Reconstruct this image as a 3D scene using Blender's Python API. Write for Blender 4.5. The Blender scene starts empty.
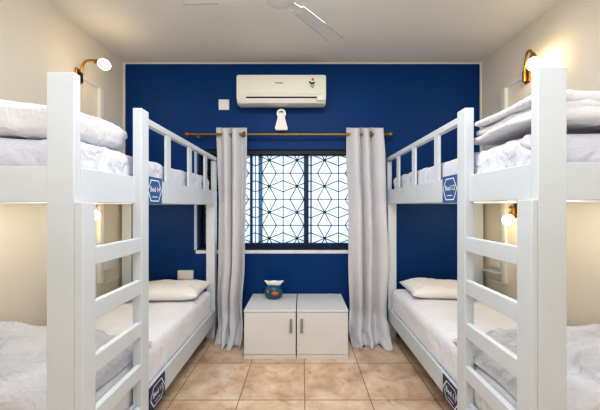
import bpy, bmesh, math, random
from mathutils import Vector, Matrix, noise
random.seed(4)
SC = bpy.context.scene
COL = SC.collection
PI = math.pi

# ------------------------------------------------------------------ materials
def lin(c):
    out = []
    for v in c:
        v = v / 255.0
        out.append(v / 12.92 if v <= 0.04045 else ((v + 0.055) / 1.055) ** 2.4)
    return (out[0], out[1], out[2], 1.0)

def mat(name, rgb, rough=0.5, spec=0.5, var=0.06, vscale=4.0, bump=0.0, bscale=60.0,
        metal=0.0, coat=0.0, emit=None, estr=0.0, sheen=0.0, detail=4.0):
    m = bpy.data.materials.new(name)
    m.use_nodes = True
    nt = m.node_tree
    b = nt.nodes['Principled BSDF']
    c = lin(rgb)
    tc = nt.nodes.new('ShaderNodeTexCoord')
    nz = nt.nodes.new('ShaderNodeTexNoise')
    nz.inputs['Scale'].default_value = vscale
    nz.inputs['Detail'].default_value = detail
    nt.links.new(tc.outputs['Object'], nz.inputs['Vector'])
    rp = nt.nodes.new('ShaderNodeValToRGB')
    rp.color_ramp.elements[0].position = 0.3
    rp.color_ramp.elements[1].position = 0.7
    rp.color_ramp.elements[0].color = tuple(v * (1 - var) for v in c[:3]) + (1,)
    rp.color_ramp.elements[1].color = tuple(min(1, v * (1 + var)) for v in c[:3]) + (1,)
    nt.links.new(nz.outputs['Fac'], rp.inputs['Fac'])
    nt.links.new(rp.outputs['Color'], b.inputs['Base Color'])
    b.inputs['Roughness'].default_value = rough
    b.inputs['Specular IOR Level'].default_value = spec
    b.inputs['Metallic'].default_value = metal
    b.inputs['Coat Weight'].default_value = coat
    b.inputs['Sheen Weight'].default_value = sheen
    if emit:
        b.inputs['Emission Color'].default_value = lin(emit)
        b.inputs['Emission Strength'].default_value = estr
    if bump > 0:
        n2 = nt.nodes.new('ShaderNodeTexNoise')
        n2.inputs['Scale'].default_value = bscale
        n2.inputs['Detail'].default_value = 3
        nt.links.new(tc.outputs['Object'], n2.inputs['Vector'])
        bp = nt.nodes.new('ShaderNodeBump')
        bp.inputs['Strength'].default_value = bump
        bp.inputs['Distance'].default_value = 0.01
        nt.links.new(n2.outputs['Fac'], bp.inputs['Height'])
        nt.links.new(bp.outputs['Normal'], b.inputs['Normal'])
    return m

M = {}
M['cream_wall'] = mat('cream_wall_paint', (226, 219, 206), 0.75, 0.3, 0.02, 1.5, 0.15, 90)
M['ceiling'] = mat('ceiling_paint', (224, 221, 214), 0.8, 0.2, 0.02, 1.0, 0.1, 80)
M['navy'] = mat('navy_wall_paint', (1, 57, 115), 0.5, 0.2, 0.05, 2.0, 0.12, 50)
M['white_paint'] = mat('white_painted_timber', (206, 213, 219), 0.38, 0.45, 0.015, 5.0, 0.06, 30)
M['white_lam'] = mat('white_laminate', (222, 223, 222), 0.3, 0.5, 0.01, 3.0)
M['plastic'] = mat('white_plastic', (228, 228, 224), 0.35, 0.5, 0.01, 5.0)
M['ac_plastic'] = mat('ivory_plastic', (222, 221, 208), 0.35, 0.5, 0.02, 5.0)
M['dark'] = mat('dark_slot', (22, 22, 24), 0.6, 0.3)
M['grille'] = mat('black_painted_iron', (22, 30, 42), 0.5, 0.4)
M['frame_navy'] = mat('navy_painted_frame', (18, 42, 84), 0.4, 0.4)
M['frame_blue'] = mat('pale_blue_frame', (96, 136, 190), 0.4, 0.4)
M['dark_sheet'] = mat('dark_exterior', (18, 24, 30), 0.7, 0.2)
M['edge_white'] = mat('pale_painted_edge', (190, 208, 232), 0.5, 0.3)
M['marble'] = mat('sill_stone', (226, 228, 232), 0.35, 0.5, 0.08, 12)
M['brass'] = mat('aged_brass', (176, 130, 62), 0.32, 0.5, 0.15, 20, metal=0.9)
M['bronze'] = mat('dark_bronze', (158, 122, 66), 0.35, 0.5, 0.15, 20, metal=0.8)
M['copper'] = mat('copper', (190, 96, 50), 0.35, 0.5, 0.15, 20, metal=0.8)
M['eyelet'] = mat('eyelet_metal', (110, 84, 54), 0.35, 0.5, 0.1, 30, metal=0.8)
M['steel'] = mat('brushed_steel', (160, 162, 164), 0.35, 0.5, 0.05, 30, metal=0.85)
M['pillow'] = mat('white_pillow_cotton', (236, 234, 232), 0.85, 0.15, 0.02, 6, 0.6, 14, sheen=0.2)
M['bulb'] = mat('glowing_bulb', (255, 240, 210), 0.5, 0.2, emit=(255, 226, 178), estr=28)
M['teal'] = mat('teal_glaze', (14, 84, 112), 0.3, 0.5, 0.35, 40)
M['orange'] = mat('orange_glaze', (205, 92, 40), 0.4, 0.5, 0.2, 60)
M['tissue'] = mat('white_tissue', (245, 245, 242), 0.9, 0.1)
M['sign_blue'] = mat('sign_blue', (30, 86, 146), 0.4, 0.4, 0.04)
M['sign_navy'] = mat('sign_navy', (16, 38, 88), 0.4, 0.4, 0.04)
M['sign_white'] = mat('sign_white', (236, 240, 244), 0.5, 0.3)
M['red'] = mat('sticker_red', (200, 60, 50), 0.5)
M['grey_ink'] = mat('grey_ink', (110, 110, 108), 0.5)
M['green_ink'] = mat('green_ink', (90, 130, 80), 0.5)
M['fan'] = mat('fan_white', (208, 208, 204), 0.4, 0.4, 0.01)
M['fan_edge'] = mat('fan_trim', (150, 145, 125), 0.4, 0.4)
M['skirt'] = mat('skirting_tile', (172, 128, 88), 0.35, 0.5, 0.2, 9)
M['backroom'] = mat('far_wall', (205, 200, 190), 0.8, 0.2)

def fabric(name, rgb, rough=0.85, stripes=0.0, axis='X', sscale=40, var=0.03, sheen=0.2, crease=0.35, csc=7):
    """cotton: fine weave + soft creases, optional satin stripes"""
    m = mat(name, rgb, rough, 0.15, var, 3.0, sheen=sheen)
    nt = m.node_tree
    b = nt.nodes['Principled BSDF']
    tc = nt.nodes.new('ShaderNodeTexCoord')
    mp = nt.nodes.new('ShaderNodeMapping')
    mp.inputs['Scale'].default_value = (1.0, 2.2, 1.6)
    mp.inputs['Rotation'].default_value = (0, 0, 0.6)
    nt.links.new(tc.outputs['Object'], mp.inputs['Vector'])
    n = nt.nodes.new('ShaderNodeTexNoise')
    n.inputs['Scale'].default_value = csc
    n.inputs['Detail'].default_value = 5
    n.inputs['Distortion'].default_value = 0.8
    nt.links.new(mp.outputs['Vector'], n.inputs['Vector'])
    bp = nt.nodes.new('ShaderNodeBump')
    bp.inputs['Strength'].default_value = crease
    bp.inputs['Distance'].default_value = 0.03
    nt.links.new(n.outputs['Fac'], bp.inputs['Height'])
    last = bp
    if stripes > 0:
        w = nt.nodes.new('ShaderNodeTexWave')
        w.bands_direction = axis
        w.inputs['Scale'].default_value = sscale
        nt.links.new(tc.outputs['Object'], w.inputs['Vector'])
        mx = nt.nodes.new('ShaderNodeMapRange')
        mx.inputs['To Min'].default_value = 0.9
        mx.inputs['To Max'].default_value = 0.9 - stripes
        nt.links.new(w.outputs['Fac'], mx.inputs['Value'])
        nt.links.new(mx.outputs['Result'], b.inputs['Roughness'])
        b2 = nt.nodes.new('ShaderNodeBump')
        b2.inputs['Strength'].default_value = 0.25
        b2.inputs['Distance'].default_value = 0.003
        nt.links.new(w.outputs['Fac'], b2.inputs['Height'])
        nt.links.new(bp.outputs['Normal'], b2.inputs['Normal'])
        last = b2
    nt.links.new(last.outputs['Normal'], b.inputs['Normal'])
    return m

M['sheet'] = fabric('white_bed_sheet', (214, 216, 228), crease=1.0)
M['sheet_low'] = fabric('cream_bed_sheet', (230, 231, 237), crease=0.5, csc=6)
M['duvet'] = fabric('striped_satin_duvet', (222, 223, 228), stripes=0.5, axis='X', sscale=11, crease=0.7, csc=6)
M['quilt'] = fabric('crumpled_white_quilt', (212, 214, 222), stripes=0.2, axis='X', sscale=10, var=0.12, crease=1.0, csc=9)
M['curtain'] = fabric('silver_satin_curtain', (208, 208, 213), rough=0.42, sheen=0.3, crease=0.12, csc=5)

def floor_mat():
    m = bpy.data.materials.new('beige_marble_floor_tiles'); m.use_nodes = True
    nt = m.node_tree; b = nt.nodes['Principled BSDF']
    L = nt.links.new
    tc = nt.nodes.new('ShaderNodeTexCoord')
    mp = nt.nodes.new('ShaderNodeMapping')
    mp.inputs['Location'].default_value = (-0.02 + 0.475 * 10, -2.078 + 0.487 * 10, 0)
    L(tc.outputs['Object'], mp.inputs['Vector'])
    br = nt.nodes.new('ShaderNodeTexBrick')
    br.offset = 0.0; br.squash = 1.0
    br.inputs['Scale'].default_value = 1.0
    br.inputs['Brick Width'].default_value = 0.475
    br.inputs['Row Height'].default_value = 0.487
    br.inputs['Mortar Size'].default_value = 0.0035
    br.inputs['Mortar Smooth'].default_value = 0.2
    br.inputs['Color1'].default_value = (0.35, 0.35, 0.35, 1)
    br.inputs['Color2'].default_value = (0.65, 0.65, 0.65, 1)
    L(mp.outputs['Vector'], br.inputs['Vector'])
    n = nt.nodes.new('ShaderNodeTexNoise'); n.inputs['Scale'].default_value = 5.5
    n.inputs['Detail'].default_value = 7; n.inputs['Roughness'].default_value = 0.62; n.inputs['Distortion'].default_value = 0.25
    L(tc.outputs['Object'], n.inputs['Vector'])
    rp = nt.nodes.new('ShaderNodeValToRGB')
    e = rp.color_ramp.elements
    e[0].position = 0.3; e[0].color = lin((186, 150, 124))
    e[1].position = 0.68; e[1].color = lin((230, 209, 188))
    k = rp.color_ramp.elements.new(0.47); k.color = lin((211, 182, 155))
    L(n.outputs['Fac'], rp.inputs['Fac'])
    # darker rusty veins
    v = nt.nodes.new('ShaderNodeTexNoise'); v.inputs['Scale'].default_value = 9
    v.inputs['Detail'].default_value = 6; v.inputs['Distortion'].default_value = 0.6
    L(tc.outputs['Object'], v.inputs['Vector'])
    vr = nt.nodes.new('ShaderNodeValToRGB')
    vr.color_ramp.elements[0].position = 0.60; vr.color_ramp.elements[0].color = (0, 0, 0, 1)
    vr.color_ramp.elements[1].position = 0.72; vr.color_ramp.elements[1].color = (0.55, 0.55, 0.55, 1)
    L(v.outputs['Fac'], vr.inputs['Fac'])
    mv = nt.nodes.new('ShaderNodeMixRGB'); mv.blend_type = 'MIX'
    L(vr.outputs['Color'], mv.inputs['Fac']); L(rp.outputs['Color'], mv.inputs['Color1'])
    mv.inputs['Color2'].default_value = lin((158, 104, 70))
    # tile to tile tone
    mt = nt.nodes.new('ShaderNodeMixRGB'); mt.blend_type = 'OVERLAY'; mt.inputs['Fac'].default_value = 0.25
    L(mv.outputs['Color'], mt.inputs['Color1']); L(br.outputs['Color'], mt.inputs['Color2'])
    mg = nt.nodes.new('ShaderNodeMixRGB')
    L(br.outputs['Fac'], mg.inputs['Fac']); L(mt.outputs['Color'], mg.inputs['Color1'])
    mg.inputs['Color2'].default_value = lin((128, 104, 82))
    L(mg.outputs['Color'], b.inputs['Base Color'])
    b.inputs['Roughness'].default_value = 0.28
    b.inputs['Specular IOR Level'].default_value = 0.5
    bp = nt.nodes.new('ShaderNodeBump'); bp.invert = True
    bp.inputs['Strength'].default_value = 0.4; bp.inputs['Distance'].default_value = 0.003
    L(br.outputs['Fac'], bp.inputs['Height']); L(bp.outputs['Normal'], b.inputs['Normal'])
    return m
M['floor'] = floor_mat()

def pane_mat():
    m = bpy.data.materials.new('obscured_window_glass'); m.use_nodes = True
    nt = m.node_tree
    for n in list(nt.nodes): nt.nodes.remove(n)
    out = nt.nodes.new('ShaderNodeOutputMaterial')
    tr = nt.nodes.new('ShaderNodeBsdfTransparent'); tr.inputs['Color'].default_value = (0.93, 0.97, 1, 1)
    tl = nt.nodes.new('ShaderNodeBsdfTranslucent'); tl.inputs['Color'].default_value = (0.9, 0.96, 1, 1)
    gl = nt.nodes.new('ShaderNodeBsdfGlossy'); gl.inputs['Roughness'].default_value = 0.15
    tc = nt.nodes.new('ShaderNodeTexCoord')
    nz = nt.nodes.new('ShaderNodeTexNoise'); nz.inputs['Scale'].default_value = 2.0
    nt.links.new(tc.outputs['Object'], nz.inputs['Vector'])
    mr = nt.nodes.new('ShaderNodeMapRange'); mr.inputs['To Min'].default_value = 0.3; mr.inputs['To Max'].default_value = 0.6
    nt.links.new(nz.outputs['Fac'], mr.inputs['Value'])
    a = nt.nodes.new('ShaderNodeMixShader')
    nt.links.new(mr.outputs['Result'], a.inputs['Fac'])
    nt.links.new(tl.outputs[0], a.inputs[1]); nt.links.new(tr.outputs[0], a.inputs[2])
    c = nt.nodes.new('ShaderNodeMixShader'); c.inputs['Fac'].default_value = 0.05
    nt.links.new(a.outputs[0], c.inputs[1]); nt.links.new(gl.outputs[0], c.inputs[2])
    nt.links.new(c.outputs[0], out.inputs['Surface'])
    return m
M['pane'] = pane_mat()

# ------------------------------------------------------------------ helpers
def tag(o, label=None, cat=None, group=None, kind=None):
    if label: o['label'] = label
    if cat: o['category'] = cat
    if group: o['group'] = group
    if kind: o['kind'] = kind
    return o

def empty(name, loc, label, cat, group=None, rz=0):
    o = bpy.data.objects.new(name, None); COL.objects.link(o)
    o.location = loc; o.rotation_euler.z = rz; o.empty_display_size = 0.1
    return tag(o, label, cat, group)

class MB:
    """collects shapes in world coordinates, links them as one mesh"""
    def __init__(s): s.bm = bmesh.new()
    def box(s, x0, x1, y0, y1, z0, z1, bev=0.0, seg=2):
        x0, x1 = sorted((x0, x1)); y0, y1 = sorted((y0, y1)); z0, z1 = sorted((z0, z1))
        t = bmesh.new()
        bmesh.ops.create_cube(t, size=1)
        for v in t.verts:
            v.co = Vector(((x0 + x1) / 2 + v.co.x * (x1 - x0), (y0 + y1) / 2 + v.co.y * (y1 - y0), (z0 + z1) / 2 + v.co.z * (z1 - z0)))
        if bev > 0:
            bmesh.ops.bevel(t, geom=t.edges[:], offset=min(bev, 0.45 * min(x1 - x0, y1 - y0, z1 - z0)), segments=seg, affect='EDGES', profile=0.5)
        s.merge(t); return s
    def merge(s, t):
        me = bpy.data.meshes.new('tmp'); t.to_mesh(me); t.free()
        s.bm.from_mesh(me); bpy.data.meshes.remove(me)
    def tube(s, pts, r, seg=12, caps=True):
        pts = [Vector(p) for p in pts]
        rs = r if isinstance(r, (list, tuple)) else [r] * len(pts)
        rings = []; up = None
        for i, p in enumerate(pts):
            a = pts[max(0, i - 1)]; b = pts[min(len(pts) - 1, i + 1)]
            d = (b - a).normalized()
            if up is None:
                up = Vector((0, 0, 1)) if abs(d.z) < 0.9 else Vector((1, 0, 0))
            n = (up - d * up.dot(d)).normalized(); bn = d.cross(n); up = n
            rings.append([s.bm.verts.new(p + (n * math.cos(2 * PI * k / seg) + bn * math.sin(2 * PI * k / seg)) * rs[i]) for k in range(seg)])
        for i in range(len(rings) - 1):
            for k in range(seg):
                s.bm.faces.new((rings[i][k], rings[i][(k + 1) % seg], rings[i + 1][(k + 1) % seg], rings[i + 1][k]))
        if caps:
            s.bm.faces.new(list(reversed(rings[0]))); s.bm.faces.new(rings[-1])
        return s
    def lathe(s, prof, c, axis='Z', seg=24, sx=1, sy=1):
        """prof: (r, h) list, c: centre"""
        rings = []
        for r, h in prof:
            ring = []
            for k in range(seg):
                a = 2 * PI * k / seg
                u, v = r * math.cos(a) * sx, r * math.sin(a) * sy
                if axis == 'Z': p = (c[0] + u, c[1] + v, c[2] + h)
                elif axis == 'Y': p = (c[0] + u, c[1] + h, c[2] + v)
                else: p = (c[0] + h, c[1] + u, c[2] + v)
                ring.append(s.bm.verts.new(p))
            rings.append(ring)
        for i in range(len(rings) - 1):
            for k in range(seg):
                s.bm.faces.new((rings[i][k], rings[i][(k + 1) % seg], rings[i + 1][(k + 1) % seg], rings[i + 1][k]))
        s.bm.faces.new(rings[0]); s.bm.faces.new(rings[-1])
        return s
    def poly(s, pts, ext):
        """flat polygon extruded by vector ext"""
        e = Vector(ext)
        a = [s.bm.verts.new(p) for p in pts]
        b = [s.bm.verts.new(Vector(p) + e) for p in pts]
        n = len(a)
        s.bm.faces.new(a); s.bm.faces.new(list(reversed(b)))
        for i in range(n):
            s.bm.faces.new((a[i], b[i], b[(i + 1) % n], a[(i + 1) % n]))
        return s
    def rounded(s, x0, x1, y0, y1, z0, z1, r, res, fn=None, rot=None):
        """cloth-like rounded block, fn(p, n) -> displaced point"""
        h = Vector(((x1 - x0) / 2, (y1 - y0) / 2, (z1 - z0) / 2)); c = Vector(((x0 + x1) / 2, (y0 + y1) / 2, (z0 + z1) / 2))
        rr = Vector([min(r, h[i]) for i in range(3)])
        N = [max(4, int(round(2 * h[i] / res))) for i in range(3)]
        if rot: R = Matrix.Rotation(rot, 3, 'Z')
        vd = {}
        def V(i, j, k):
            key = (i, j, k)
            if key in vd: return vd[key]
            p = Vector([(2 * q / N[a] - 1) * h[a] for a, q in enumerate(key)])
            inn = Vector([max(-(h[a] - rr[a]), min(h[a] - rr[a], p[a])) for a in range(3)])
            d = Vector([(p[a] - inn[a]) / rr[a] for a in range(3)])
            n = d.normalized()
            q = inn + Vector([n[a] * rr[a] for a in range(3)])
            if rot: q = R @ q
            q = q + c
            if fn: q = fn(q, n)
            vd[key] = s.bm.verts.new(q); return vd[key]
        for a in range(3):
            b, g = (a + 1) % 3, (a + 2) % 3
            for side in (0, N[a]):
                for i in range(N[b]):
                    for j in range(N[g]):
                        ks = []
                        for di, dj in ((0, 0), (1, 0), (1, 1), (0, 1)):
                            key = [0, 0, 0]; key[a] = side; key[b] = i + di; key[g] = j + dj
                            ks.append(V(*key))
                        if side == 0: ks.reverse()
                        s.bm.faces.new(ks)
        return s
    def build(s, name, m, parent=None, smooth=False, kind=None, recalc=True):
        if recalc: bmesh.ops.recalc_face_normals(s.bm, faces=s.bm.faces[:])
        me = bpy.data.meshes.new(name); s.bm.to_mesh(me); s.bm.free()
        me.materials.append(m)
        if smooth:
            for p in me.polygons: p.use_smooth = True
            if smooth == 'auto':
                me.set_sharp_from_angle(angle=math.radians(40))
        o = bpy.data.objects.new(name, me); COL.objects.link(o)
        if parent is not None:
            o.parent = parent
            base = parent if parent.parent is None else parent.parent
            if parent.type == 'EMPTY':
                o.matrix_parent_inverse = Matrix.Translation(parent.location).inverted() if parent.parent is None else Matrix.Identity(4)
            bpy.context.view_layer.update()
            o.matrix_parent_inverse = parent.matrix_world.inverted()
        if kind: o['kind'] = kind
        return o

def ridge(p, fx, fy, fz, seed=0.0, sharp=3):
    v = noise.noise(Vector((p.x * fx + seed, p.y * fy - seed * 1.7, p.z * fz + seed * 0.6)))
    return max(0.0, 1 - abs(v) * 2.6) ** sharp

def nz(p, f, seed=0.0):
    return noise.noise(Vector((p.x * f + seed, p.y * f + seed * 2.1, p.z * f - seed)))

# ------------------------------------------------------------------ room (camera at 0,0,1.4 looking +y)
XL, XR, YB, YF, ZC = -1.947, 1.958, 3.15, -1.5, 2.964
WX0, WX1, WZ0, WZ1 = -1.15, 0.80, 0.905, 2.02
T = 0.22
MB().box(XL - .1, XR + .1, YF - .1, YB + .1, -0.1, 0).build('floor', M['floor'], kind='structure')
MB().box(XL - .1, XR + .1, YF - .1, YB + T, ZC, ZC + 0.1).build('ceiling', M['ceiling'], kind='structure')
MB().box(XL - .1, XL, YF, YB, 0, ZC).build('wall_left', M['cream_wall'], kind='structure')
MB().box(XR, XR + .1, YF, YB, 0, ZC).build('wall_right', M['cream_wall'], kind='structure')
w = MB()
w.box(XL - .1, WX0, YB, YB + T, 0, ZC).box(WX1, XR + .1, YB, YB + T, 0, ZC)
w.box(WX0, WX1, YB, YB + T, 0, WZ0).box(WX0, WX1, YB, YB + T, WZ1, ZC)
w.build('wall_back', M['navy'], kind='structure')
MB().box(XL - .1, XR + .1, YF - .1, YF, 0, ZC).build('wall_front', M['backroom'], kind='structure')
MB().box(XL, XR, YB - 0.012, YB, 0, 0.07, 0.002).build('baseboard_back', M['skirt'], kind='structure')
MB().box(XL, XL + 0.012, YF, YB - 0.013, 0, 0.07, 0.002).build('baseboard_left', M['skirt'], kind='structure')
MB().box(XR - 0.012, XR, YF, YB - 0.013, 0, 0.07, 0.002).build('baseboard_right', M['skirt'], kind='structure')
# pale painted edge strips where the cream walls meet the navy one
w = MB().box(XL, XL + 0.016, YB - 0.012, YB, 0.075, ZC - 0.001).box(XR - 0.016, XR, YB - 0.012, YB, 0.075, ZC - 0.001)
w.box(XL + 0.017, XR - 0.017, YB - 0.01, YB, ZC - 0.012, ZC - 0.001)
w.build('trim_1', M['cream_wall'], kind='structure')

# ---- window
wn = MB()
fy0, fy1 = YB + 0.11, YB + 0.16
wn.box(WX0, WX1, fy0, fy1, WZ1 - 0.05, WZ1).box(WX0, WX1, fy0, fy1, WZ0 + 0.012, WZ0 + 0.075)
wn.box(WX0, WX0 + 0.05, fy0, fy1, WZ0 + .06, WZ1 - .05).box(WX1 - 0.05, WX1, fy0, fy1, WZ0 + .06, WZ1 - .05)
for x in (-0.575, 0.048):
    wn.box(x - (0.012 if x < 0 else .026), x + (0.012 if x < 0 else .026), fy0 - 0.01, fy1, WZ0 + .06, WZ1 - .05, 0.004)
win = wn.build('window_1', M['frame_navy'], kind='structure')
g = MB()
for a, b in ((WX0 + .05, -0.588), (-0.562, 0.022), (0.074, WX1 - .05)):
    g.box(a, b, YB + 0.133, YB + 0.138, WZ0 + .06, WZ1 - .05)
g.build('pane', M['pane'], win)
# pale blue sliding-sash uprights
MB().box(-0.495, -0.448, fy0 + .01, fy1 - 0.028, WZ0 + .06, WZ1 - .05, .003).box(.10, .112, fy0 + .01, fy1 - 0.028, WZ0 + .06, WZ1 - .05, .003).box(WX0 + .051, WX0 + .085, fy0 - .005, fy1 - 0.028, WZ0 + .06, WZ1 - .05, .003).build('sash_upright', M['frame_blue'], win)
MB().box(-1.085, -.90, YB + .118, YB + .125, WZ0 + .06, WZ1 - .05).build('outside_dark_sheet', M['dark_sheet'], win)  # added dark sheet standing in for the dark exterior beyond this part
MB().box(WX0 - .028, WX0 - .001, YB - .006, YB + .004, WZ0 + .012, WZ1, .002).build('outer_frame', M['edge_white'], win)
MB().box(WX0, WX0 + 0.006, YB + 0.001, fy0 - 0.002, WZ0 + .03, WZ1).build('reveal', M['frame_blue'], win)
MB().box(WX0 - 0.01, WX1 + 0.01, YB - 0.012, YB + 0.105, WZ0 - 0.025, WZ0 + 0.01, 0.005).build('window_sill', M['marble'], win)

# ---- grille, star lattice on the wall face
gr = empty('window_grille', (0, YB + 0.03, WZ0), 'black iron star-lattice security grille across the window', 'grille')
g = MB(); r = 0.005
CX, CZ = 0.306, 0.288
gy = YB + 0.035
x0c = (296.9 - 302) / 288 * YB; z0c = 1.4 + (206 - 186) / 288 * YB
def inside(a, b):
    """clip segment to the opening"""
    lo = (WX0 + .008, WZ0 + .02); hi = (WX1 - .008, WZ1 - .008)
    t0, t1 = 0.0, 1.0
    for i in range(2):
        d = b[i] - a[i]
        if abs(d) < 1e-9:
            if a[i] < lo[i] or a[i] > hi[i]: return None
        else:
            u, v = (lo[i] - a[i]) / d, (hi[i] - a[i]) / d
            if u > v: u, v = v, u
            t0, t1 = max(t0, u), min(t1, v)
    if t0 >= t1: return None
    f = lambda t: (a[0] + (b[0] - a[0]) * t, a[1] + (b[1] - a[1]) * t)
    return f(t0), f(t1)
def seg(a, b, rad=r):
    q = inside(a, b)
    if q: g.tube([(q[0][0], gy, q[0][1]), (q[1][0], gy, q[1][1])], rad, 6)
discs = []
for i in range(-5, 5):
    xm = x0c + (i + .5) * CX
    seg((xm, 0), (xm, 3))
    for j in range(-4, 4):
        cx, cz = x0c + i * CX, z0c + j * CZ
        for sx in (-1, 1):
            for sz in (-1, 1):
                seg((cx, cz), (cx + sx * CX / 2, cz + sz * 0.062))
                seg((cx, cz), (cx + sx * 0.078, cz + sz * CZ / 2))
        if WX0 < cx < WX1 and WZ0 < cz < WZ1: discs.append((cx, cz))
for j in range(-5, 5):
    seg((-3, z0c + (j + .5) * CZ), (3, z0c + (j + .5) * CZ))
for cx, cz in discs: g.lathe([(0.014, -0.008), (0.017, -0.004), (0.017, 0.004), (0.014, 0.008)], (cx, gy, cz), 'Y', 12)
g.build('lattice', M['grille'], gr, smooth='auto')
g = MB()
g.box(WX0 + .007, WX0 + .022, gy - .008, gy + .008, WZ0 + .011, WZ1).box(WX1 - .015, WX1, gy - .008, gy + .008, WZ0 + .011, WZ1)
g.box(WX0 + .022, WX1 - .015, gy - .008, gy + .008, WZ1 - .045, WZ1).box(WX0 + .022, WX1 - .015, gy - .008, gy + .008, WZ0 + .011, WZ0 + .03)
g.build('grille_frame', M['grille'], gr)

# ------------------------------------------------------------------ bunk beds
def text_mesh(txt, size):
    cu = bpy.data.curves.new('t', 'FONT'); cu.body = txt; cu.size = size; cu.extrude = 0.0
    cu.align_x = 'CENTER'; cu.align_y = 'CENTER'; cu.offset = size * 0.018; cu.resolution_u = 3
    o = bpy.data.objects.new('t', cu); COL.objects.link(o)
    bpy.context.view_layer.update()
    me = bpy.data.meshes.new_from_object(o.evaluated_get(bpy.context.evaluated_depsgraph_get()))
    bpy.data.objects.remove(o)
    return me

def plaque(parent, x, yc, zc, s, w_, h_, txt, m, label):
    """s=-1: on the left bed (face +x), s=+1: on the right bed (face -x)"""
    n = -s
    def P(u, v, d): return Vector((x + n * d, yc + (-s) * u, zc + v))
    pl = MB()
    pl.box(x + n * 0.0005, x + n * 0.005, yc - w_ / 2, yc + w_ / 2, zc - h_ / 2, zc + h_ / 2, 0.001)
    p = pl.build('name_plate', m, parent); p['label'] = label
    # hexagonal outline
    a, b = w_ * 0.46, h_ * 0.40
    hx = [(-a, 0), (-a * .56, b), (a * .56, b), (a, 0), (a * .56, -b), (-a * .56, -b)]
    o = MB(); k = 0.90
    bm = o.bm
    A = [bm.verts.new(P(u, v, 0.0062)) for u, v in hx]
    B = [bm.verts.new(P(u * k, v * k, 0.0062)) for u, v in hx]
    for i in range(6): bm.faces.new((A[i], A[(i + 1) % 6], B[(i + 1) % 6], B[i]))
    o.build('hexagon_outline', M['sign_white'], p)
    for word, uo in ((txt.split()[0], -w_ * .12), (txt.split()[1], w_ * .215)):
        me = text_mesh(word, w_ * 0.235)
        t = bmesh.new(); t.from_mesh(me); bpy.data.meshes.remove(me)
        for v in t.verts: v.co = P(v.co.x + uo, v.co.y + h_ * .04, 0.0064)
        o = MB(); o.merge(t); o.build('lettering', M['sign_white'], p)
    MB().poly([P(-w_ * .17, -h_ * .245, .006), P(w_ * .17, -h_ * .245, .006), P(w_ * .17, -h_ * .215, .006), P(-w_ * .17, -h_ * .215, .006)], (n * .0005, 0, 0)).build('small_caption', M['sign_white'], p)
    return p

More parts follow.
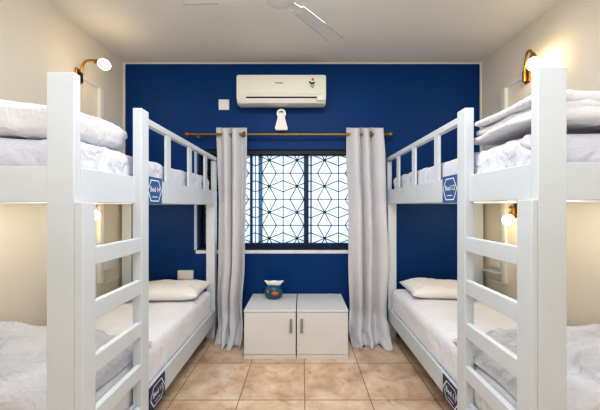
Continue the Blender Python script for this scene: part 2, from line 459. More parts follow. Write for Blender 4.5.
def bunk(s, X, XW, yf, yn0, yn1, ys0, ys1, ye, dz, rail, label, up_txt, lo_txt, posth, yup, ylo):
    pr = .036 if s < 0 else .024
    XW -= .036
    """X: |x| of the aisle face, XW: |x| of the wall; s side sign"""
    A = lambda d: s * (X + d)          # distance from the aisle face towards the wall
    bed = empty('bunk_bed', (A(0.5), (yf + ye) / 2, 0), label, 'bunk bed', 'white timber bunk beds')
    wp = M['white_paint']
    zt, zb = 1.555 + dz, 1.408 + dz
    ph = posth
    bl = 0.004
    # posts
    MB().box(A(0), A(0.112), yf, yf + 0.036, 0, ph, bl).build('post', wp, bed)
    MB().box(A(0), A(0.09), ye - 0.09, ye, 0, zt, bl).build('post', wp, bed)
    MB().box(s * (XW - .105), s * (XW - .004), ye - 0.09, ye, 0, zt + .35, bl).build('post', wp, bed)
    MB().box(s * (XW - .105), s * (XW - .004), yf, yf + 0.036, 0, zt, bl).build('post', wp, bed)
    # upper far aisle post continues to the guard rail
    MB().box(A(0.003), A(0.05), ye - 0.06, ye, zt, ph - 0.06, bl).build('guard_post', wp, bed)
    # ladder
    MB().box(A(-pr), A(-.0005), yn0, yn1, 0, zb + .002, bl).build('ladder_stile', wp, bed)
    MB().box(A(-pr), A(0.05 - pr), ys0, ys1, 0, ph, bl).build('ladder_stile', wp, bed)
    for i in range(5):
        zr = 1.217 + dz - 0.234 * i
        MB().box(A(-pr + .002), A(-pr + .032), yn1 - .001, ys0 + .001, zr - 0.078, zr, bl).build('rung', wp, bed)
    # beams
    MB().box(A(0.001), A(0.038), yf + 0.036, ye - 0.0, zb, zt, bl).build('side_rail', wp, bed)
    MB().box(s * (XW - .03), s * (XW - .005), yf + 0.036, ye - .09, zb, zt, bl).build('side_rail', wp, bed)
    MB().box(A(0.112), s * (XW - .105), yf + 0.003, yf + 0.036, zb, zt, bl).build('end_rail', wp, bed)
    MB().box(A(0.09), s * (XW - .105), ye - .04, ye, zb, zt, bl).build('end_rail', wp, bed)
    r0, r1 = rail
    MB().box(A(0.001), A(0.022), ys1, ye - .004, r0, r1, bl).build('side_rail', wp, bed)
    MB().box(A(0.001), A(0.022), yf + .037, ys1, r0, r1, bl).build('side_rail', wp, bed)
    MB().box(s * (XW - .03), s * (XW - .005), yf + 0.036, ye - .09, r0, r1, bl).build('side_rail', wp, bed)
    MB().box(A(0.112), s * (XW - .105), yf + 0.003, yf + 0.036, r0, r1, bl).build('end_rail', wp, bed)
    MB().box(A(0.09), s * (XW - .105), ye - .04, ye, r0, r1, bl).build('end_rail', wp, bed)
    # boards under the mattresses
    MB().box(A(0.038), s * (XW - .03), yf + .036, ye - .04, zb + .004, zb + .026).build('bed_board', wp, bed)
    MB().box(A(0.038), s * (XW - .03), yf + .036, ye - .04, r0 + .025, r0 + .048).build('bed_board', wp, bed)
    # guard rail and balusters
    MB().box(A(0.004), A(0.045), ys1, ye, ph - 0.055, ph - 0.015, bl).build('guard_rail', wp, bed)
    gap = (ye - .03 - ys1) / 4.0
    for i in (1, 2, 3):
        yc = ((2.01, 2.40, 2.79) if s < 0 else (1.965, 2.37, 2.76))[i - 1]
        MB().box(A(0.006), A(0.022), yc - .035, yc + .035, zt, ph - 0.055, .003).build('baluster', wp, bed)
    # name plates
    plaque(bed, A(0.001), yup, zb + 0.08, s, 0.185, 0.168, up_txt, M['sign_blue'], 'blue name plate with a white hexagon reading ' + up_txt)
    plaque(bed, A(0.001), ylo, (r0 + r1) / 2 - .008, s, 0.20, r1 - r0 + .01, lo_txt, M['sign_navy'], 'dark navy name plate with a white hexagon reading ' + lo_txt)
    return bed

bunk(-1, .924, 1.947, 1.167, 1.167, 1.241, 1.594, 1.671, 3.135, 0.007, (0.148, 0.298),
     'white timber bunk bed with ladder against the left wall', 'Bed 14', 'Bed 13', 1.944, 1.80, 1.835)
bunk(1, .910, 1.958, 1.110, 1.110, 1.189, 1.566, 1.646, 3.135, 0.015, (0.19, 0.326),
     'white timber bunk bed with ladder against the right wall', 'Bed 12', 'Bed 11', 1.936, 1.765, 1.755)

# ------------------------------------------------------------------ bedding
def mattress(s, X, XW, y0, y1, z0, z1, label, m, seed, amp, cat='mattress', group='mattresses'):
    if z0 < 1: X -= .010
    def f(p, n):
        k = ridge(p, 3.0, 5.5, 5.0, seed, 3) * amp
        k += nz(p, 4, seed) * amp * 0.8
        if n.z > 0.8: k *= 0.75
        else:
            k = k * .45
            k += amp * 0.75 * ridge(Vector((p.x, p.y + p.z * 0.9, p.z - p.y * .5)), 2, 9, 3, seed + 3, 5)
            k += amp * 0.5 * ridge(Vector((p.x * .4, p.y - p.z * .6, p.z)), 3, 12, 4, seed + 9, 6)
        return p + n * k
    mb = MB().rounded(s * (X + .04) if s > 0 else -(XW - .075), (XW - .075) if s > 0 else -(X + .04), y0, y1, z0, z1, 0.05, 0.028, f)
    o = mb.build('mattress', m, smooth=True)
    return tag(o, label, cat, group)

grp = None
mattress(-1, .932, 1.947, 1.235, 3.04, 1.456, 1.695, 'upper mattress in a white sheet on the left bunk bed', M['sheet'], 1.3, .015, group=grp)
mattress(1, .918, 1.958, 1.18, 3.04, 1.472, 1.705, 'upper mattress in a white sheet on the right bunk bed', M['sheet'], 7.7, .015, group=grp)
mattress(-1, .925, 1.947, 1.235, 3.04, 0.225, 0.515, 'lower mattress in a white sheet on the left bunk bed', M['sheet_low'], 3.1, .009, group=grp)
mattress(1, .912, 1.958, 1.18, 3.04, 0.265, 0.535, 'lower mattress in a cream white sheet on the right bunk bed', M['sheet_low'], 5.2, .009, group=grp)

def folded(name, s, xi, xo, y0, y1, z0, layers, th, seed, m, label, cat='duvet'):
    """folded duvet: stacked soft folds whose rolled edges face the aisle"""
    mb = MB()
    for i in range(layers):
        zz = z0 + i * th * 0.93
        ins = 0.018 * math.sin(i * 2.1 + seed)
        def f(p, n, i=i):
            k = nz(p, 3.2, seed + i * .3) * 0.022 + ridge(p, 6, 3, 8, seed + i, 3) * 0.012
            if layers == 1 and n.z < .75 and abs(p.z - (zz + th * .42) - .008 * math.sin(p.y * 9)) < .012: k -= .016
            q = p + n * k
            q.z += (.12 if s < 0 else .0) * max(0, abs(p.x) - 1.02) * (n.z > 0)
            q.z += 0.006 * math.sin(p.y * 7 + i + seed) + nz(p, 2.0, seed) * 0.012
            return q
        a, b = (xi + ins, xo) if s > 0 else (-xo, -(xi + ins))
        mb.rounded(a, b, y0 + 0.012 * i * 0, y1 - 0.03 * i, zz, zz + th, th * 0.5, 0.022, f)
    o = mb.build(name, m, smooth=True)
    return tag(o, label, cat)

folded('duvet', -1, 1.00, 1.87, 1.23, 1.70, 1.726, 1, 0.118, 2.2, M['duvet'], 'thick folded white striped duvet on the left upper bunk')
folded('duvet', 1, .945, 1.87, 1.165, 1.64, 1.744, 3, 0.041, 6.1, M['duvet'], 'folded white duvet in three layers on the right upper bunk')

def quilt(s, xi, xo, y0, y1, z0, h, seed, label):
    """crumpled quilt heap: top surface with folds, closed underneath"""
    nx, ny = 64, 56
    bm = bmesh.new()
    def top(u, v):
        x = xi + (xo - xi) * u; y = y0 + (y1 - y0) * v
        e = min(1, u / .10) * min(1, (1 - u) / .06) * min(1, v / .08) * min(1, (1 - v) / .13)
        e = math.sqrt(max(0, e * (2 - e)))
        p = Vector((x, y, 0))
        q = Vector((x + .5 * nz(p, 1.6, seed), y + .35 * nz(p, 2.0, seed + 9), 0))
        k = 0.40 + .38 * (ridge(q, 2.2, 4.6, 0, seed, 2)) + .22 * ridge(q, 5, 9, 0, seed + 4, 3) + .3 * nz(q, 2.0, seed + 2) + 0.3 * u
        dy = .05 * nz(Vector((x * 2.4, v, 0)), 1.5, seed + 6) * v
        dx = .05 * nz(Vector((u, y * 2.4, 0)), 1.5, seed + 7) * (1 - u)
        return Vector((s * (x + dx), y + dy, z0 + max(0.0, h * e * (0.35 + k) * (.45 + .55 * min(1, u * 2.2))) + .001))
    G = [[bm.verts.new(top(i / nx, j / ny)) for j in range(ny + 1)] for i in range(nx + 1)]
    H = [[bm.verts.new((G[i][j].co.x, G[i][j].co.y, z0)) for j in range(ny + 1)] for i in range(nx + 1)]
    for i in range(nx):
        for j in range(ny):
            bm.faces.new((G[i][j], G[i + 1][j], G[i + 1][j + 1], G[i][j + 1]))
            bm.faces.new((H[i][j], H[i][j + 1], H[i + 1][j + 1], H[i + 1][j]))
    for i in range(nx):
        bm.faces.new((G[i][0], H[i][0], H[i + 1][0], G[i + 1][0])); bm.faces.new((G[i][ny], G[i + 1][ny], H[i + 1][ny], H[i][ny]))
    for j in range(ny):
        bm.faces.new((G[0][j], G[0][j + 1], H[0][j + 1], H[0][j])); bm.faces.new((G[nx][j], H[nx][j], H[nx][j + 1], G[nx][j + 1]))
    mb = MB(); mb.bm.free(); mb.bm = bm
    o = mb.build('quilt', M['quilt'], smooth=True)
    return tag(o, label, 'quilt')

quilt(-1, .955, 1.90, 1.23, 1.84, .527, .115, 3.3, 'crumpled white quilt at the near end of the left lower bunk')
quilt(1, .945, 1.91, 1.18, 1.84, .548, .105, 8.4, 'crumpled white quilt at the near end of the right lower bunk')

def pillow(cx, cy, z, w_, d_, t_, seed, label, rot=0.0):
    mb = MB(); n = 34
    bm = mb.bm
    def pt(u, v, side):
        # pinched corners, puffed middle
        k = (1 - u ** 4) * (1 - v ** 4)
        x = u * w_ / 2 * (1 - .07 * (1 - abs(v) ** 2 * 1.0) * abs(u)); y = v * d_ / 2 * (1 - .09 * (1 - abs(u) ** 2) * abs(v))
        zz = side * t_ / 2 * max(0, k) ** .5
        p = Vector((x, y, 0))
        if side > 0: zz += max(0, k) * (.022 * nz(p, 6, seed) + .022 * ridge(p, 4, 9, 0, seed, 4))
        c_, s_ = math.cos(rot), math.sin(rot)
        return Vector((cx + x * c_ - y * s_, cy + x * s_ + y * c_, z + t_ * 0.40 + max(zz, -t_ * .40)))
    for side in (1, -1):
        G = [[bm.verts.new(pt(2 * i / n - 1, 2 * j / n - 1, side)) for j in range(n + 1)] for i in range(n + 1)]
        for i in range(n):
            for j in range(n):
                bm.faces.new((G[i][j], G[i + 1][j], G[i + 1][j + 1], G[i][j + 1]))
    bmesh.ops.remove_doubles(bm, verts=bm.verts[:], dist=1e-4)
    o = mb.build('pillow', M['pillow'], smooth=True)
    return tag(o, label, 'pillow')
pillow(-1.30, 2.82, .530, .70, .48, .125, 1.0, 'white pillow at the far end of the left lower bunk', 0.04)
pillow(1.33, 2.81, .548, .64, .46, .115, 5.0, 'white pillow at the far end of the right lower bunk', -0.05)

# ------------------------------------------------------------------ cabinets
def cabinet(x0, x1, hinge, label):
    y0, y1, h = 2.635, 3.13, 0.448
    c = empty('cabinet', ((x0 + x1) / 2, (y0 + y1) / 2, 0), label, 'cabinet', 'pair of white cabinets')
    m = M['white_lam']
    MB().box(x0, x1, y0 + .020, y1, .0, h - .02, .002).build('carcass', m, c)
    MB().box(x0, x1, y0 - .004, y1, h - .02, h, .003).build('cabinet_top', m, c)
    MB().box(x0, x1, y0 + .004, y0 + .02, 0, .037, .001).build('plinth', m, c)
    d = MB().box(x0 + .003, x1 - .003, y0, y0 + .019, .041, h - .023, .002).build('door', m, c)
    hx = x1 - .045 if hinge < 0 else x0 + .045
    hb = MB().box(hx - .011, hx + .011, y0 - .024, y0 - .014, .245, .375, .004)
    hb.box(hx - .006, hx + .006, y0 - .015, y0, .255, .268).box(hx - .006, hx + .006, y0 - .015, y0, .352, .365)
    hb.build('handle', M['steel'], d)
cabinet(-.533, -.0560, -1, 'low white cabinet under the window carrying the teal tissue holder')
cabinet(-.0480, .424, 1, 'low white cabinet under the window with nothing on top, beside the right curtain')

# tissue holder
tx, ty, tz = -.293, 2.975, .4485
th = empty('tissue_holder', (tx, ty, tz), 'small round teal and orange tissue holder on the left cabinet', 'tissue holder')
prof = [(0.045, 0), (.066, .004), (.084, .022), (.095, .052), (.097, .078), (.090, .104), (.074, .124), (.054, .132), (.050, .131), (.048, .122)]
MB().lathe(prof, (tx, ty, tz), 'Z', 32, 1, .8).build('pot', M['teal'], th, smooth='auto')
p = MB().rounded(tx - .012, tx + .058, ty - .095, ty - .058, tz + .052, tz + .088, .016, .008)
p.build('orange_patch', M['orange'], th, smooth=True)['label'] = 'orange painted patch'
MB().rounded(tx - .068, tx - .038, ty - .075, ty - .045, tz + .066, tz + .1, .015, .008).build('orange_patch', M['orange'], th, smooth=True)
mb = MB(); bm = mb.bm
n = 22
rows = []
for j in range(5):
    t = j / 4
    row = []
    for i in range(n):
        a = i / (n - 1)
        x = tx + .004 + (a - .5) * (.12 + .085 * t)
        y = ty + .007 * math.sin(a * 13 + 1) * (0.4 + t) - .006 * t
        z = tz + .128 + .054 * t + .001 * math.sin(a * 17) * t
        row.append(bm.verts.new((x, y, z)))
    rows.append(row)
for j in range(4):
    for i in range(n - 1): bm.faces.new((rows[j][i], rows[j][i + 1], rows[j + 1][i + 1], rows[j + 1][i]))
o = mb.build('tissue', M['tissue'], th, smooth=True, recalc=False)
sm = o.modifiers.new('s', 'SOLIDIFY'); sm.thickness = .003

# ------------------------------------------------------------------ curtains + rod
ROD_Y, ROD_Z = 3.06, 2.162
rd = empty('curtain_rod', (-.15, ROD_Y, ROD_Z), 'brass curtain rod above the window', 'curtain rod')
MB().tube([(-1.18, ROD_Y, ROD_Z), (.90, ROD_Y, ROD_Z)], .0125, 16).build('rod', M['bronze'], rd, smooth='auto')
for sx, xe in ((-1, -1.18), (1, .90)):
    pr = [(.0125, 0), (.020, .004), (.020, .012), (.012, .018), (.024, .030), (.027, .044), (.020, .058), (.006, .066)]
    f_ = MB().lathe([(r_, h_ * sx) for r_, h_ in pr], (xe, ROD_Y, ROD_Z), 'X', 18)
    f_.build('finial', M['copper'] if sx < 0 else M['bronze'], rd, smooth='auto')
for xb in (-1.13, .86):
    b_ = MB().tube([(xb, ROD_Y + .012, ROD_Z), (xb, YB - .004, ROD_Z)], .007, 10)
    b_.lathe([(.024, 0), (.022, .008)], (xb, YB - .010, ROD_Z), 'Y', 16)
    b_.build('bracket', M['bronze'], rd, smooth='auto')

def curtain(cols, seed, label, phase):
    """cols: (z, x left, x right) outline rows, top to bottom"""
    nu, nv = 150, 90
    mb = MB(); bm = mb.bm
    zt, zb = cols[0][0], cols[-1][0]
    def lerp(z):
        for a, b in zip(cols, cols[1:]):
            if a[0] >= z >= b[0]:
                t = (a[0] - z) / (a[0] - b[0]); t = t * t * (3 - 2 * t)
                return a[1] + (b[1] - a[1]) * t, a[2] + (b[2] - a[2]) * t
        return cols[-1][1:]
    G = []
    for j in range(nv + 1):
        v = j / nv; z = zt + (zb - zt) * v
        xl, xr = lerp(z)
        row = []
        for i in range(nu + 1):
            u = i / nu
            # pleats: broad outer panels, tight folds in the centre
            ph = 2 * PI * (2.5 * u + .42 * math.sin(2 * PI * u) * -0.45) + phase
            A = .046 + .012 * v
            y = ROD_Y - .004 + A * math.sin(ph) + .012 * v * math.sin(ph * 2.1 + 3 * v + seed)
            x = xl + (xr - xl) * u + .012 * math.cos(ph) + .014 * noise.noise(Vector((u * 4, z * 1.6, seed))) * v
            y += .022 * v * noise.noise(Vector((u * 5 + 3, z * 2.2, seed + 4)))
            zz = z
            if v < 0.02: zz += .014 * math.sin(ph)
            if z < .30:                       # crumple where the hem meets the floor
                k = (.30 - z) / .30
                x += .035 * k * noise.noise(Vector((u * 6, z * 9, seed + 8)))
                y += k * (-.06 + .07 * noise.noise(Vector((u * 7, z * 8, seed + 11)))) - .17 * k * k
                zz = max(.006, z + k * .05 * noise.noise(Vector((u * 8, z * 5, seed + 2))))
            y = min(y, YB - .042) if z > WZ0 - .05 else min(y, YB - .02)
            row.append(bm.verts.new((x, y, zz)))
        G.append(row)
    for j in range(nv):
        for i in range(nu): bm.faces.new((G[j][i], G[j + 1][i], G[j + 1][i + 1], G[j][i + 1]))
    cl = mb
    o = cl.build('curtain', M['curtain'], smooth=True, recalc=False)
    sm = o.modifiers.new('s', 'SOLIDIFY'); sm.thickness = .0025
    tag(o, label, 'curtain', 'pair of silver grey eyelet curtains')
    return o
P = lambda px, d=3.05: (px - 302) / 288 * d
def Z(py, d=3.05): return 1.4 + (206 - py) / 288 * d
cl = curtain([(Z(127.5), P(214.5), P(248)), (1.9, P(215.5), P(248)), (1.4, P(217), P(247)), (.8, P(217), P(246)), (.35, P(216), P(243)), (.0, P(219.5), P(246))],
             1.1, 'silver grey eyelet curtain at the left side of the window', 0.5)
cr = curtain([(Z(127.5), P(347.5), P(382)), (1.9, P(347.5), P(384)), (1.4, P(349.5), P(385)), (.8, P(349.5), P(387)), (.35, P(351), P(385)), (.0, P(348), P(385))],
             4.7, 'silver grey eyelet curtain at the right side of the window', 2.2)
def eyelets(par, pxs):
    for px in pxs:
        x = P(px)
        e = MB(); seg_ = 20
        ring = []
        for i in range(seg_ + 1):
            a = 2 * PI * i / seg_
            ring.append((x, ROD_Y + .024 * math.cos(a), ROD_Z + .024 * math.sin(a)))
        # ring around the rod, turned slightly to the room
        R = Matrix.Rotation(math.radians(52), 3, 'Z')
        ring = [tuple(Vector((x, ROD_Y, ROD_Z)) + R @ (Vector(q) - Vector((x, ROD_Y, ROD_Z)))) for q in ring]
        e.tube(ring, .0055, 8, caps=False)
        e.build('eyelet', M['eyelet'], par, smooth=True)
eyelets(cl, (223, 243.5)); eyelets(cr, (351.5, 370.5))

# ------------------------------------------------------------------ air conditioner
ax0, ax1 = (236.5 - 302) / 288 * 2.95, (326 - 302) / 288 * 2.95
az0, az1 = 2.452, 2.760
ac = empty('air_conditioner', ((ax0 + ax1) / 2, 3.1, az0), 'ivory split air conditioner mounted high on the navy wall', 'air conditioner')
prof = [(3.148, az1), (2.985, az1), (2.955, az1 - .015), (2.948, az1 - .05), (2.95, az0 + .085), (2.955, az0 + .06), (2.985, az0 + .012), (3.03, az0), (3.148, az0 + .022)]
mb = MB()
for k, (xa, xb) in enumerate(((ax0 + .012, ax1 - .012),)):
    mb.poly([(xa, y, z) for y, z in prof], (xb - xa, 0, 0))
bmesh.ops.recalc_face_normals(mb.bm, faces=mb.bm.faces[:])
mb.build('casing', M['ac_plastic'], ac, smooth='auto')
for xa, xb in ((ax0, ax0 + .0118), (ax1 - .0118, ax1)):
    mb = MB().poly([(xa, 3.148 + (y - 3.148) * .985, z + (.004 if z < 2.5 else -.006)) for y, z in prof], (xb - xa, 0, 0))
    mb.build('end_cap', M['ac_plastic'], ac, smooth='auto')
MB().box(ax0 + .015, ax1 - .015, 2.944, 2.95, az0 + .092, az1 - .02, .003).build('front_panel', M['ac_plastic'], ac)
MB().box(ax0 + .10, ax1 - .095, 2.944, 2.965, az0 + .056, az0 + .066).build('air_slot', M['dark'], ac)
MB().poly([(ax0 + .10, 2.950, az0 + .052), (ax0 + .10, 2.962, az0 + .052), (ax0 + .10, 2.988, az0 + .012), (ax0 + .10, 2.974, az0 + .012)], (ax1 - .1 - ax0 - .10, 0, 0)).build('louver', M['plastic'], ac)
MB().box(ax1 - .088, ax1 - .020, 2.946, 2.962, az0 + .03, az0 + .08, .003).build('display_window', M['ac_plastic'], ac)
# small maker's mark: a short grey wordmark too small to read
mb = MB(); x = -.272
for i, wd in enumerate((.010, .008, .009, .007, .010, .008, .009)):
    mb.box(x, x + wd, 2.9425, 2.944, 2.652 + (.002 if i % 2 else 0), 2.664)
    x += wd + .0025
mb.build('wordmark', M['grey_ink'], ac)
def disc(cx, cz, r_, m, nm, y=2.9425, a0=0, a1=2 * PI, ri=0):
    mb = MB(); n = 20; pts = []
    for i in range(n + 1):
        a = a0 + (a1 - a0) * i / n; pts.append((cx + r_ * math.cos(a), y, cz + r_ * math.sin(a)))
    for i in range(n + 1):
        a = a1 + (a0 - a1) * i / n; pts.append((cx + ri * math.cos(a), y, cz + ri * math.sin(a)))
    mb.poly(pts, (0, .0012, 0)).build(nm, m, ac)
sxx = (312.3 - 302) / 288 * 2.94
disc(sxx - .002, 2.680, .036, M['dark'], 'sticker_mark', a0=-.15 * PI - 2.4, a1=-.15 * PI, ri=.018)
disc(sxx + .004, 2.694, .013, M['red'], 'sticker_mark')
mb = MB().box(sxx - .028, sxx + .026, 2.9425, 2.944, 2.632, 2.640).box(sxx - .018, sxx + .018, 2.9425, 2.944, 2.620, 2.626).box(sxx - .006, sxx + .012, 2.9425, 2.944, 2.606, 2.614)
mb.build('sticker_text', M['green_ink'], ac)

# white bell-shaped holder under the air conditioner
hx, hy = (281.3 - 302) / 288 * 3.08, 3.10
hd = empty('wall_holder', (hx, hy, 2.2), 'white bell-shaped plastic holder with round top, hanging below the air conditioner', 'holder')
zt = Z(113.5, 3.08); zb_ = Z(130, 3.08)
pts = []
for i in range(13):
    a = -.22 * PI + 1.44 * PI * i / 12
    pts.append((hx + .050 * math.cos(a), 3.075, zt + .050 * math.sin(a)))
pts += [(hx - .040, 3.075, zt - .05), (hx - .068, 3.075, zb_ + .02), (hx - .060, 3.075, zb_), (hx + .060, 3.075, zb_), (hx + .068, 3.075, zb_ + .02), (hx + .040, 3.075, zt - .05)]
b_ = MB().poly(pts, (0, .045, 0))
b_.build('holder_body', M['plastic'], hd)
pts = []
for i in range(17):
    a = PI * i / 16
    pts.append((hx + .027 * math.cos(a), 3.0735, zt + .008 + .020 * math.sin(a)))
MB().poly(pts, (0, .0012, 0)).build('recess', M['grey_ink'], hd)
b_ = MB().box(hx - .02, hx + .02, 3.12, 3.149, zt - .02, zt + .03); b_.build('mounting_clip', M['plastic'], hd)

# switch plate on the navy wall
def plate(cx, cz, w_, h_, label, d=.022, rockers=0):
    pl = empty('wall_socket' if rockers else 'switch_plate', (cx, YB, cz), label, 'switch plate')
    MB().box(cx - w_ / 2, cx + w_ / 2, YB - d, YB - .001, cz - h_ / 2, cz + h_ / 2, .006).build('cover', M['plastic'], pl)
    for k in range(max(1, rockers)):
        c = cx + (k - (max(1, rockers) - 1) / 2) * .045
        MB().box(c - .017, c + .017, YB - d - .003, YB - d - .0003, cz - h_ * .3, cz + h_ * .3, .002).build('rocker', M['plastic'], pl)
plate((224.3 - 302) / 288 * YB, Z(105.2, YB), .115, .115, 'square white blank plate left of the air conditioner')
plate((186.5 - 302) / 288 * YB, Z(274.5, YB), .17, .10, 'white socket box on the navy wall behind the left pillow', .035, 2)
o = MB().box(XL + .017, (178 - 302) / 288 * YB, YB - .018, YB - .001, .630, .655, .002).build('cord_cover', M['navy'])
tag(o, 'navy painted cable trunking running to the socket box behind the left bunk', 'cable trunking')

# ------------------------------------------------------------------ side wall trunking, sockets, lamps
def trunk(s, XW, zt_, y_lamp, label):
    x = s * XW
    t = empty('cord_cover', (x, 2.75, 1.5), label, 'cable trunking')
    MB().box(x - s * .012, x - s * .001, y_lamp, 2.78, zt_ - .012, zt_ + .012, .002).build('horizontal_run', M['plastic'], t)
    MB().box(x - s * .032, x - s * .001, 2.735, 2.785, .66, zt_ - .013, .003).build('vertical_run', M['plastic'], t)
    MB().box(x - s * .022, x - s * .001, 2.787, 3.03, .635, .66, .003).build('horizontal_run', M['plastic'], t)
trunk(-1, 1.947, 2.535, 2.51, 'white cable trunking from the left upper lamp down the left wall')
trunk(1, 1.958, 2.535, 2.515, 'white cable trunking from the right upper lamp down the right wall')
def side_socket(s, XW, yc, zc, label):
    x = s * XW
    t = empty('wall_socket', (x, yc, zc), label, 'socket')
    MB().box(x - s * .026, x - s * .001, yc - .075, yc + .075, zc - .045, zc + .045, .005).build('cover', M['plastic'], t)
    for k in (-1, 1):
        MB().box(x - s * .029, x - s * .0265, yc + k * .035 - .022, yc + k * .035 + .022, zc - .028, zc + .028, .002).build('rocker', M['plastic'], t)
side_socket(-1, 1.947, 2.88, .81, 'white socket box on the left wall seen through the ladder')
side_socket(1, 1.958, 2.90, .83, 'white socket box on the right wall above the small ledge')
sh = MB().box(1.958 - .09, 1.957, 2.80, 3.0, .735, .75, .003)
tag(sh.build('ledge', M['white_paint']), 'small white ledge on the right wall below the socket box', 'ledge')

def lamp(name_label, base, pts, bulb, br, dirv, warm=True):
    l = empty('wall_lamp', base, name_label, 'wall lamp', 'brass reading lamps')
    s = 1 if base[0] > 0 else -1
    bx, by, bz = base
    # backplate + small holder cylinder
    b_ = MB().box(bx - s * .018, bx - s * .0005, by - .03, by + .03, bz - .07, bz + .07, .008)
    b_.build('wall_plate', M['brass'], l)
    b_ = MB().tube([(bx - s * .035, by, bz - .055), (bx - s * .035, by, bz + .03)], .016, 14)
    b_.build('switch_body', M['dark'] if s < 0 and bz > 2 else M['brass'], l, smooth='auto')
    # smooth arm
    cp = [Vector(p) for p in pts]; path = []
    ext = [cp[0] * 2 - cp[1]] + cp + [cp[-1] * 2 - cp[-2]]
    for i in range(1, len(ext) - 2):
        for k in range(8):
            t = k / 8
            a, b, c, d = ext[i - 1], ext[i], ext[i + 1], ext[i + 2]
            path.append(.5 * ((2 * b) + (c - a) * t + (2 * a - 5 * b + 4 * c - d) * t * t + (3 * b - a - 3 * c + d) * t ** 3))
    path.append(cp[-1])
    MB().tube(path, .0095, 10).build('arm', M['brass'], l, smooth=True)
    dv = Vector(dirv).normalized(); c0 = Vector(bulb)
    MB().tube([c0 - dv * (br + .045), c0 - dv * (br + .02), c0 - dv * (br * .75)], [.014, .022, .027], 16).build('lamp_holder', M['brass'], l, smooth='auto')
    bm_ = MB()
    t = bmesh.new(); bmesh.ops.create_uvsphere(t, u_segments=20, v_segments=14, radius=br)
    q = dv.to_track_quat('Z', 'Y').to_matrix()
    for v in t.verts:
        co = v.co.copy(); co.z *= 1.25
        if co.z < 0: co.x *= .8 + .2 * (1 + co.z / br / 1.25); co.y *= .8 + .2 * (1 + co.z / br / 1.25)
        v.co = q @ co + c0
    bm_.merge(t)
    bm_.build('bulb', M['bulb'], l, smooth=True)['label'] = 'glowing white bulb'
XLw, XRw = -1.947, 1.958
lamp('lit brass gooseneck lamp on the left wall above the upper bunk', (XLw, 2.49, 2.52),
     [(-1.912, 2.49, 2.55), (-1.90, 2.49, 2.61), (-1.865, 2.485, 2.650), (-1.81, 2.48, 2.655), (-1.765, 2.47, 2.64)],
     (-1.695, 2.465, 2.612), .042, (1, 0, -.35))
lamp('lit brass hooked lamp on the right wall above the upper bunk', (XRw, 2.49, 2.53),
     [(1.923, 2.49, 2.56), (1.915, 2.47, 2.62), (1.895, 2.43, 2.672), (1.870, 2.38, 2.682), (1.850, 2.33, 2.655), (1.845, 2.305, 2.612)],
     (1.842, 2.295, 2.535), .043, (-.05, -.1, -1))
lamp('lit brass lamp on the left wall below the upper bunk, half hidden by the ladder', (XLw, 2.62, 1.36),
     [(-1.912, 2.62, 1.38), (-1.89, 2.61, 1.405), (-1.86, 2.60, 1.40)],
     (-1.838, 2.55, 1.325), .040, (.6, -.4, -.7))
lamp('lit brass lamp on the right wall below the upper bunk', (XRw, 2.62, 1.36),
     [(1.923, 2.62, 1.37), (1.90, 2.61, 1.395), (1.875, 2.60, 1.385)],
     (1.815, 2.535, 1.28), .043, (-.6, -.4, -.7))

# ------------------------------------------------------------------ ceiling fan
fx, fyy, fz = -.132, 1.70, 2.655
fn = empty('ceiling_fan', (fx, fyy, ZC), 'white three-blade ceiling fan hanging from the ceiling', 'ceiling fan')
MB().lathe([(.055, ZC - fz - .001), (.05, ZC - fz - .05), (.02, ZC - fz - .08)], (fx, fyy, fz), 'Z', 24).build('canopy', M['fan'], fn, smooth='auto')
MB().tube([(fx, fyy, fz + .05), (fx, fyy, ZC - .06)], .012, 12).build('down_rod', M['fan'], fn, smooth='auto')
MB().lathe([(.03, -.045), (.07, -.042), (.092, -.03), (.098, -.01), (.098, .03), (.085, .05), (.03, .06)], (fx, fyy, fz), 'Z', 36).build('motor_housing', M['fan'], fn, smooth='auto')
for k in range(3):
    a = math.radians((50, 180, 295)[k])
    u = Vector((math.cos(a), math.sin(a), 0)); v = Vector((-math.sin(a), math.cos(a), 0)); o_ = Vector((fx, fyy, fz - .008))
    q = [o_ + u * .16 + v * .052, o_ + u * .60 + v * .068, o_ + u * .605 + v * .06, o_ + u * .605 - v * .06, o_ + u * .60 - v * .068, o_ + u * .16 - v * .052]
    q = [p + Vector((0, 0, .012 * ((p - o_).dot(v) / .068))) for p in q]
    bl_ = MB().poly(q, (0, 0, .005)).build('blade', M['fan'], fn)
    e1 = MB().tube([q[1] + Vector((0, 0, .002)), q[1] + (q[0] - q[1]) * .9 + Vector((0, 0, .002))], .0035, 6)
    e1.tube([q[4] + Vector((0, 0, .002)), q[4] + (q[5] - q[4]) * .5 + Vector((0, 0, .002))], .0035, 6)
    e1.build('edge_trim', M['fan_edge'], bl_)
    MB().poly([o_ + u * .08 + v * .02, o_ + u * .2 + v * .035, o_ + u * .2 - v * .035, o_ + u * .08 - v * .02], (0, 0, -.004)).build('blade_bracket', M['fan'], fn)

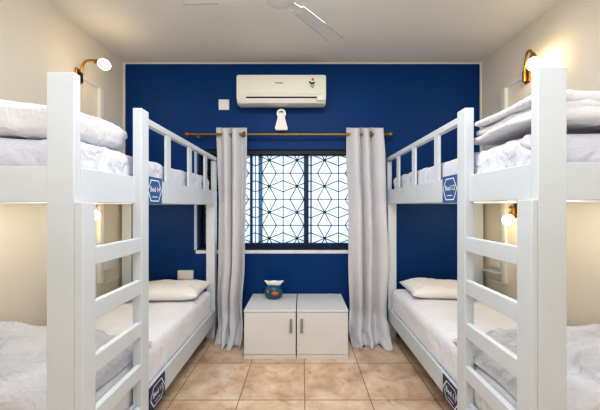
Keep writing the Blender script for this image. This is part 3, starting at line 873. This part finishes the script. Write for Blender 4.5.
# ------------------------------------------------------------------ light
wd = bpy.data.worlds.new('World'); SC.world = wd; wd.use_nodes = True
bg = wd.node_tree.nodes['Background']
bg.inputs['Color'].default_value = (0.84, 0.92, 1.0, 1); bg.inputs['Strength'].default_value = 1.12

def area(name, loc, rot, sx, sy, power, col):
    l = bpy.data.lights.new(name, 'AREA'); l.shape = 'RECTANGLE'; l.size = sx; l.size_y = sy; l.energy = power; l.color = col
    o = bpy.data.objects.new(name, l); COL.objects.link(o); o.location = loc; o.rotation_euler = rot
    return o
area('window_daylight', (-.17, YB + .9, 1.55), (math.radians(-90), 0, 0), 2.0, 1.3, 4, (.86, .93, 1))
area('room_fill', (0, -.3, 2.9), (math.radians(12), 0, 0), 2.6, 1.4, 24, (.90, .95, 1))  # added soft fill above the camera, not a lamp of the room
area('bounce_fill', (0, -.7, 1.7), (math.radians(165), 0, 0), 2.6, 1.2, 33, (.95, .975, 1))  # added upward fill behind the camera to brighten the ceiling
area('overhead_fill', (0, 1.3, 2.93), (0, 0, 0), 1.2, .8, 33, (.97, .98, 1))  # added fill to lift the far half of the room, no fixture here
area('low_fill', (0, -1.1, 1.1), (math.radians(90), 0, 0), 2.4, 1.4, 5, (.96, .98, 1))
for sx in (-1, 1):          # added fill: unseen warm points that brighten the walls under the upper bunks
    for yy, e in ((1.75, 3.4), (2.5, 1.6)):
        l = bpy.data.lights.new('bunk_fill', 'POINT'); l.energy = e; l.color = (1, .90, .76) if yy < 2 else (1, .85, .64); l.shadow_soft_size = .12
        o = bpy.data.objects.new('bunk_fill', l); COL.objects.link(o); o.location = (sx * 1.55, yy, 1.28)

# ------------------------------------------------------------------ camera
cam = bpy.data.cameras.new('camera'); co = bpy.data.objects.new('camera', cam); COL.objects.link(co)
co.location = (0, 0, 1.4); co.rotation_euler = (PI / 2, 0, 0)
cam.sensor_width = 36; cam.lens = 288 / 600 * 36; cam.shift_x = -2 / 600; cam.shift_y = 1 / 600; cam.clip_start = 0.05
SC.camera = co
SC.view_settings.view_transform = 'Standard'
SC.view_settings.look = 'Medium High Contrast'
SC.view_settings.exposure = 0.05
SC.cycles.use_denoising = True
SC.cycles.max_bounces = 8
SC.cycles.sample_clamp_indirect = 6
